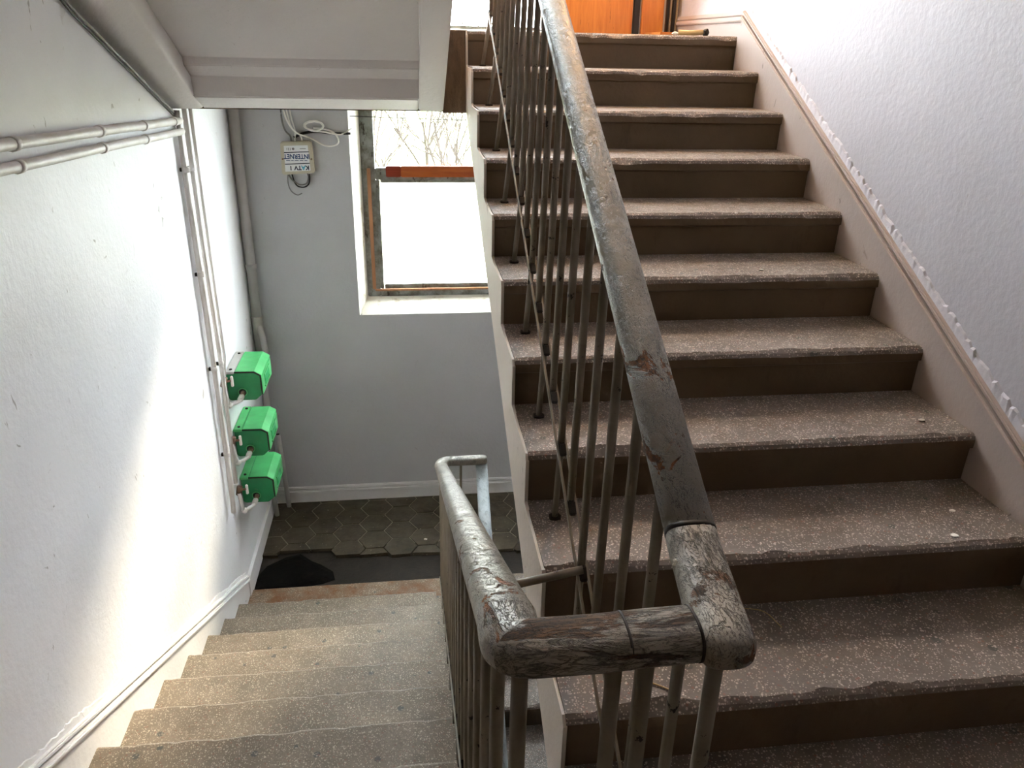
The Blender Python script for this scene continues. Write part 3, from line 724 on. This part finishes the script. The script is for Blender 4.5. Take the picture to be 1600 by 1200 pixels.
# ------------------------------------------------------------------ green meter boxes
def meter(dy, dz, label, first):
    y0, y1 = .285, .605
    root = thing('meter_box', (XW, (y0+y1)/2, -1.935), label, 'meter box', 'green meter boxes')
    prof = [(XW+.008, -1.925), (XW+.008, -1.763), (-1.052, -1.765), (-1.018, -1.785), (-1.018, -1.90), (-1.055, -1.934), (-1.19, -1.934)]
    MB().prism_y(prof, y0+.004, y1-.004).build('body', 'green', root, .004)
    lid = [(XW+.055, -1.768), (XW+.055, -1.759), (-1.050, -1.760), (-1.013, -1.783), (-1.013, -1.795), (-1.024, -1.795), (-1.024, -1.787), (-1.054, -1.768)]
    MB().prism_y(lid, y0+.010, y1).build('lid', 'green_t', root, .002)
    MB().prism_y([(-1.019, -1.80), (-1.012, -1.80), (-1.012, -1.905), (-1.019, -1.905)], y0+.010, y1-.002).build('front_panel', 'green_t', root, .002)
    MB().prism_y([(XW+.052, -1.768), (XW+.052, -1.7605), (-1.0505, -1.7615), (-1.0145, -1.784), (-1.0145, -1.90), (-1.02, -1.90), (-1.026, -1.790), (-1.056, -1.770)], y0+.005, y0+.0102).build('seam', 'dark', root)
    wnd = MB().box(-1.013, -1.009, y0+.09, y1-.09, -1.875, -1.815).build('window', 'green_w', root, .002)
    for a in (-1.812, -1.880): MB().box(-1.013, -1.007, y0+.08, y1-.08, a-.004, a+.004).build('window_rim', 'green_t', root)
    fl_ = MB().box(XW+.004, XW+.052, y0, y1, -1.772, -1.757).build('wall_flange', 'pipe_g', root, .003)
    for yy in (y0+.035, y1-.035):
        MB().tube([(XW+.03, yy, -1.758), (XW+.03, yy, -1.752)], .008, 8).build('screw', 'dark', fl_)
    hx, hz = -1.122, -1.882
    MB().tube([(hx, y0+.006, hz), (hx, y0-.0005, hz)], .021, 16).build('pipe_hole', 'dark', root)
    ring = [(hx+.0235*math.cos(a*math.pi/8), hz+.0235*math.sin(a*math.pi/8)) for a in range(16)]
    mb = MB(); vs = []
    for a in range(16):
        c_, s_ = math.cos(a*math.pi/8), math.sin(a*math.pi/8)
        vs += [(hx+.021*c_, y0+.003, hz+.021*s_), (hx+.021*c_, y0-.003, hz+.021*s_), (hx+.026*c_, y0-.003, hz+.026*s_), (hx+.026*c_, y0+.003, hz+.026*s_)]
    mb.add(vs, [(4*a+i, 4*((a+1) % 16)+i, 4*((a+1) % 16)+(i+1) % 4, 4*a+(i+1) % 4) for a in range(16) for i in range(4)]); mb.build('hole_rim', 'green_t', root)
    MB().tube([(hx+.004, y0+.01, hz), (hx+.004, y0-.035, hz-.004)], .0135, 10).build('brass_nut', 'brass', root)
    p = [(hx+.004, y0-.02, hz-.002), (hx+.004, y0-.04, hz-.006)] + arc((hx, y0-.07, hz-.02), (hx+.003, y0-.05, hz-.01), (hx-.015, y0-.085, hz-.022), 4) + [(-1.168, .14, hz-.012)]
    MB().tube(p, .0105, 10).build('elbow_pipe', 'pipe', root)
    MB().tube([(hx+.002, y0-.038, hz-.006), (hx-.004, y0-.066, hz-.017)], .0155, 10).build('elbow_collar', 'pipe', root)
    MB().tube([(-1.176, .135, -1.88), (-1.160, .145, -1.90)], .0165, 10).build('elbow_collar', 'pipe', root)
    MB().tube([(-1.17, .135, -1.90), (-1.178, .115, -1.76)], .0105, 10).build('feed_pipe', 'pipe', root)
    v = MB().tube([(-1.182, .125, -1.775), (-1.172, .13, -1.725)], .017, 8).build('valve', 'brass', root)
    MB().tube([(-1.172, .13, -1.75), (-1.142, .145, -1.75)], .007, 8).build('valve_stem', 'brass', v)
    MB().box(-1.145, -1.132, .138, .154, -1.785, -1.725).build('valve_handle', 'pipe', v, .003)
    return root
m1 = meter(0, 0, 'topmost of the three green meter boxes on the left wall', True)
m2 = copy_tree(m1, (0.0, .012, -.365)); m2['label'] = 'middle of the three green meter boxes on the left wall'
m3 = copy_tree(m1, (0.0, .012, -.682)); m3['label'] = 'lowest of the three green meter boxes on the left wall'

for mm in (m2, m3):
    for ch in mm.children:
        if ch.name.startswith('wall_flange'):
            ch.data = ch.data.copy(); ch.data.materials[0] = M['green_t']

# ------------------------------------------------------------------ internet box and cables
bx = thing('junction_box', (-.825, YF, -.82), 'beige internet junction box with an upside-down printed label on the far wall', 'junction box')
MB().prism_y([(-.926, -.818), (-.728, -.806), (-.735, -.616), (-.920, -.624)], YF-.055, YF).build('housing', 'beige', bx, .008)
LZ = lambda u, v: (u, v)
MB().prism_y([(-.903, -.797), (-.752, -.790), (-.757, -.640), (-.899, -.645)], YF-.0575, YF-.054).build('label', 'label', bx)
for z in (-.683, -.751): MB().prism_y([(-.901, z-.004), (-.753, z+.002), (-.753, z+.007), (-.901, z+.001)], YF-.0585, YF-.057).build('label_rule', 'navy', bx)
for x in (-.912, -.742): MB().tube([(x, YF-.054, -.722), (x, YF-.059, -.722)], .006, 8).build('screw', 'brass', bx)
def text(body, x, z, size, mat, nm='print', sx=1.0, bold=.0):
    cu = bpy.data.curves.new(nm, 'FONT'); cu.body = body; cu.size = size; cu.align_x = 'CENTER'; cu.align_y = 'CENTER'; cu.extrude = .0004; cu.offset = bold
    o = bpy.data.objects.new(nm, cu); me = bpy.data.meshes.new_from_object(o); bpy.data.objects.remove(o)
    me.transform(Matrix.Rotation(math.pi/2, 4, 'X') @ Matrix.Diagonal((sx, 1, 1, 1)))
    me.transform(Matrix.Rotation(math.pi, 4, 'Y'))          # the box hangs upside down
    me.name = nm; me.materials.append(M[mat])
    return link(nm, me, (x, YF-.0582, z), bx)
text('INTERNET', -.828, -.706, .039, 'blue', 'print', .86, .0010)
text('K', -.770, -.772, .036, 'navy', 'print', 1.0, .0012)
text('A', -.793, -.772, .036, 'teal', 'print', 1.0, .0012)
text('TV', -.826, -.773, .036, 'navy', 'print', 1.0, .0012)
text('1', -.868, -.774, .036, 'navy', 'print', 1.0, .0012)
text('121', -.872, -.663, .020, 'cable_g', 'print', 1.0, .0004)
MB().tube([(-.845, YF-.0575, -.662), (-.845, YF-.0587, -.662)], .0075, 12).build('emblem', 'cable_g', bx)
MB().box(-.805, -.770, YF-.0587, YF-.057, -.662, -.659).build('print_line', 'cable_g', bx)
for a, b_ in ((-.892, -.868), (-.862, -.848), (-.842, -.818), (-.812, -.79), (-.784, -.766)): MB().box(a, b_, YF-.0587, YF-.057, -.732, -.7285).build('print_line', 'blue', bx)
def smooth(pts, n_=6):
    P = [Vector(p) for p in pts]; P = [2*P[0]-P[1]] + P + [2*P[-1]-P[-2]]; out = []
    for i in range(1, len(P)-2):
        for k in range(n_):
            t = k/n_; p0, p1, p2, p3 = P[i-1:i+3]
            out.append(.5*((2*p1)+(-p0+p2)*t+(2*p0-5*p1+4*p2-p3)*t*t+(-p0+3*p1-3*p2+p3)*t**3))
    return out + [P[-2]]
def cable(pts, r, mat, label, group='cables around the junction box'):
    tag(MB().tube(smooth([(x, YF-d-.004, z) for x, z, d in pts]), r*1.45, 6).build('cable', mat), label, 'cable', group)
cable([(-.90, -.40, .02), (-.90, -.50, .02), (-.885, -.56, .02), (-.86, -.59, .02), (-.855, -.625, .02)], .004, 'cable_g', 'grey cable dropping from the soffit into the left top of the internet box')
cable([(-.895, -.40, .03), (-.87, -.50, .03), (-.82, -.57, .035), (-.74, -.60, .03), (-.66, -.645, .02), (-.60, -.645, .015), (-.575, -.62, .015), (-.595, -.575, .015), (-.65, -.55, .015), (-.72, -.545, .02)], .0038, 'cable', 'long white cable looping down right of the internet box')
cable([(-.875, -.40, .015), (-.865, -.48, .015), (-.845, -.55, .015), (-.80, -.59, .015), (-.79, -.625, .02)], .0035, 'cable', 'white cable running straight down into the internet box top')
cable([(-.855, -.40, .012), (-.845, -.49, .012), (-.83, -.56, .014), (-.835, -.625, .02)], .003, 'cable', 'thin pale cable behind the others above the internet box')
cable([(-.84, -.60, .012), (-.78, -.575, .012), (-.70, -.565, .012), (-.60, -.575, .01), (-.50, -.575, .01)], .006, 'cable_k', 'black cable running level to the window edge')
cable([(-.72, -.56, .02), (-.66, -.565, .02), (-.58, -.58, .015), (-.53, -.57, .012), (-.49, -.545, .0)], .004, 'cable', 'white cable running level into the window reveal')
cpts = []
for i in range(26):
    a = i/26*2*math.pi*2.6; cpts.append((-.715+(.055+.004*math.sin(i))*math.cos(a), -.53+(.026+.004*math.cos(i*1.7))*math.sin(a), .02+.0008*i))
cable(cpts, .0035, 'cable', 'small coil of white cable hanging above the internet box')
cable([(-.89, -.815, .02), (-.87, -.85, .02), (-.83, -.88, .02), (-.79, -.875, .015), (-.772, -.84, .015), (-.775, -.81, .02)], .0035, 'cable_g', 'grey cable loop under the internet box')
cable([(-.895, -.815, .015), (-.90, -.87, .01), (-.885, -.92, .01), (-.85, -.945, .01), (-.82, -.935, .01)], .0025, 'cable_g', 'thin grey wire curling below the internet box')
cable([(-.87, -.815, .02), (-.86, -.86, .02), (-.84, -.89, .02), (-.80, -.895, .02), (-.77, -.87, .02), (-.765, -.815, .02)], .003, 'cable_k', 'thin dark wire looping under the internet box')
# cables along the soffit edge
for i, (dz, r, lab) in enumerate(((-.012, .006, 'lower grey cable following the soffit edge up the left wall'), (-.03, .004, 'thin dark cable following the soffit edge up the left wall'))):
    tag(MB().tube([(XW+.012, y, pl(y, 0)-.105*min(1, max(0, -y))+dz-.006) for y in (.0, -.25, -.5, -.75, -1.0, -2, -2.8)], r, 6).build('cable', ['cable_g', 'cable_k'][i]), lab, 'cable', 'soffit cables')

# ------------------------------------------------------------------ upper landing: boards stored against the far wall
def board(x0, x1, y, z1, th, mat, label, lean=.05, cat='board', grp='boards leaning on the upper landing'):
    mb = MB(); mb.prism_x([(y, 0), (y+th, 0), (y+th+lean, z1), (y+lean, z1)], x0, x1)
    return tag(mb.build('wooden_board' if cat == 'board' else 'black_upright', mat, bevel=.003), label, cat, grp)
b1 = board(.66, 1.165, 1.0, 1.5, .03, 'wood_o', 'wide varnished orange wooden panel standing on the upper landing')
board(1.215, 1.345, .98, 1.5, .03, 'wood_o', 'narrow varnished orange board beside the black strip on the upper landing')
board(1.17, 1.205, .99, 1.6, .03, 'black', 'black strip between the two orange boards on the upper landing', .05, 'post', 'posts on the upper landing')  # plain black strip filling the space between the two boards
board(1.348, 1.362, .93, 1.6, .03, 'black', 'thin black post right of the narrow orange board', .05, 'post', 'posts on the upper landing')
board(1.364, 1.373, .92, 1.4, .03, 'wood_g', 'thin grey lath leaning right of the orange boards', .04)
board(1.376, 1.392, .91, 1.5, .03, 'black', 'black post against the right wall of the upper landing', .04, 'post', 'posts on the upper landing')
board(1.394, 1.403, .90, 1.3, .03, 'wood_g', 'rightmost grey lath leaning in the corner of the upper landing', .04)
MB().prism_x([(.78, 0), (.88, 0), (.88, .02), (.78, .02)], 1.17, 1.37)
tag(MB().box(1.20, 1.36, .55, .85, 0, .022).build('plank', 'wood_o', bevel=.003), 'flat wooden plank lying at the foot of the boards', 'plank')
lg = thing('broken_stick', (1.27, .22, 0), 'small broken stick of wood on the edge of the upper landing', 'stick')
MB().tube([(1.20, .25, .016), (1.25, .235, .014), (1.318, .215, .018)], .012, 8).build('stick', 'straw', lg)
blob((1.328, .212, .018), .018, 11, (1, 1, .9)).build('charred_end', 'black', lg)
tag(blob((1.19, .26, .010), .012, 12, (1.4, 1, .8)).build('paint_flake', 'flake'), 'white crumb beside the stick on the upper landing edge', 'debris')

# unseen bulb, added to bring orange light to the upper landing
added_lamp = thing('added_warm_lamp', (1.15, .45, 1.5), 'unseen warm bulb added to tint the upper landing orange', 'added_lamp')
MB().tube([(1.15, .45, 1.59), (1.15, .45, 3.3)], .004, 6).build('flex', 'cable_k', added_lamp)
MB().tube([(1.15, .45, 1.53), (1.15, .45, 1.6)], .018, 10).build('socket', 'black', added_lamp)
bm_ = bpy.data.materials.new('added_bulb_glow'); bm_.use_nodes = True; pb = bm_.node_tree.nodes['Principled BSDF']
pb.inputs['Emission Color'].default_value = (1, .62, .28, 1); pb.inputs['Emission Strength'].default_value = 60; M['bulb'] = bm_
blob((1.15, .45, 1.5), .032, 3, (1, 1, 1.1)).build('bulb', 'bulb', added_lamp)
ld = bpy.data.lights.new('added_bulb_light', 'POINT'); ld.energy = 58; ld.color = (1, .56, .22); ld.shadow_soft_size = .05
lo = bpy.data.objects.new('added_bulb_light', ld); COL.objects.link(lo); lo.location = (1.15, .45, 1.42+ZO)

# ------------------------------------------------------------------ small debris on the steps
deb = [(1.305, -2.0, 7, .010), (1.27, -2.25, 8, .007), (1.02, -1.42, 4, .008), (1.12, -.93, 3, .006), (1.2, -2.36, 8, .009), (1.0, -1.2, 4, .005), (.33, -2.52, 9, .006)]
dl = ['white paint flake on the eighth tread near the right wall', 'small pale crumb in the corner of the tread below', 'pale crumb on the middle of the right flight', 'tiny pale crumb high on the right flight', 'white paint scrap on a chipped nosing of the right flight', 'tiny white crumb beside the middle of the right flight', 'pale crumb on a tread behind the railing']
for (x, y, j, r), lab in zip(deb, dl):
    jj = math.ceil(-y/T - 1e-6)
    tag(blob((x, y, -jj*H + r*.35), r, int(x*1000), (1.3, 1, .35), 1).build('paint_flake', 'flake'), lab, 'debris', 'crumbs on the right flight')
tag(blob((-.76, -.93, ZF+3*H+.004), .02, 21, (1.5, .8, .2), 1).build('paint_flake', 'flake'), 'white paint flake lying on the sunlit left flight', 'debris')
tag(blob((-.12, .62, ZF+.005), .012, 22, (1, 1, .6), 1).build('pebble', 'flake'), 'white pebble on the tiled landing beside the railing', 'debris')
tag(MB().tube(smooth([(.33, -2.62, -9*H+.003), (.36, -2.64, -9*H+.003), (.375, -2.66, -9*H+.006)]), .0018, 5).build('straw', 'straw'), 'short curl of straw on the lowest visible right tread', 'debris')
tag(MB().tube(smooth([(.62, -2.40, -9*H+.003), (.68, -2.42, -9*H+.003), (.70, -2.48, -9*H+.003)]), .0012, 5).build('straw', 'straw'), 'thin pale hair curling over the second lowest right tread', 'debris')

# ------------------------------------------------------------------ outside
struct(MB().box(-60, 60, YF+.5, 120, ZLO-2.2, ZLO-2.0), 'ground', 'ground')
def tree(x, y, z0, h_, seed, label):
    rnd = random.Random(seed); mb = MB()
    def br(p, d, ln, r, lv):
        q = p + d*ln; midp = (p+q)/2 + Vector((rnd.uniform(-.05, .05), rnd.uniform(-.05, .05), 0))*ln
        mb.tube([p, midp, q], r, 5 if lv > 1 else 7, caps=False)
        if lv >= 5: return
        for k in range(3 if lv else 4):
            nd = (d + Vector((rnd.uniform(-.9, .9), rnd.uniform(-.6, .6), rnd.uniform(-.25, .6)))).normalized()
            br(p + (q-p)*rnd.uniform(.55, 1.0), nd, ln*rnd.uniform(.55, .8), r*.6, lv+1)
    br(Vector((x, y, z0)), Vector((rnd.uniform(-.1, .1), 0, 1)), h_*.42, .06, 0)
    t_ = thing('bare_tree', (x, y, z0), label, 'tree', 'bare trees outside the window')
    mb.build('branches', 'bark', t_)
zg = ZLO-2.0
tree(-.6, 8.4, zg, 7.4, 3, 'leafless tree outside, left in the upper window pane')
tree(1.9, 12.5, zg, 7.6, 8, 'leafless tree outside, right in the upper window pane')
tree(.6, 27.0, zg, 7.8, 12, 'leafless tree farther off behind the other bare trees')
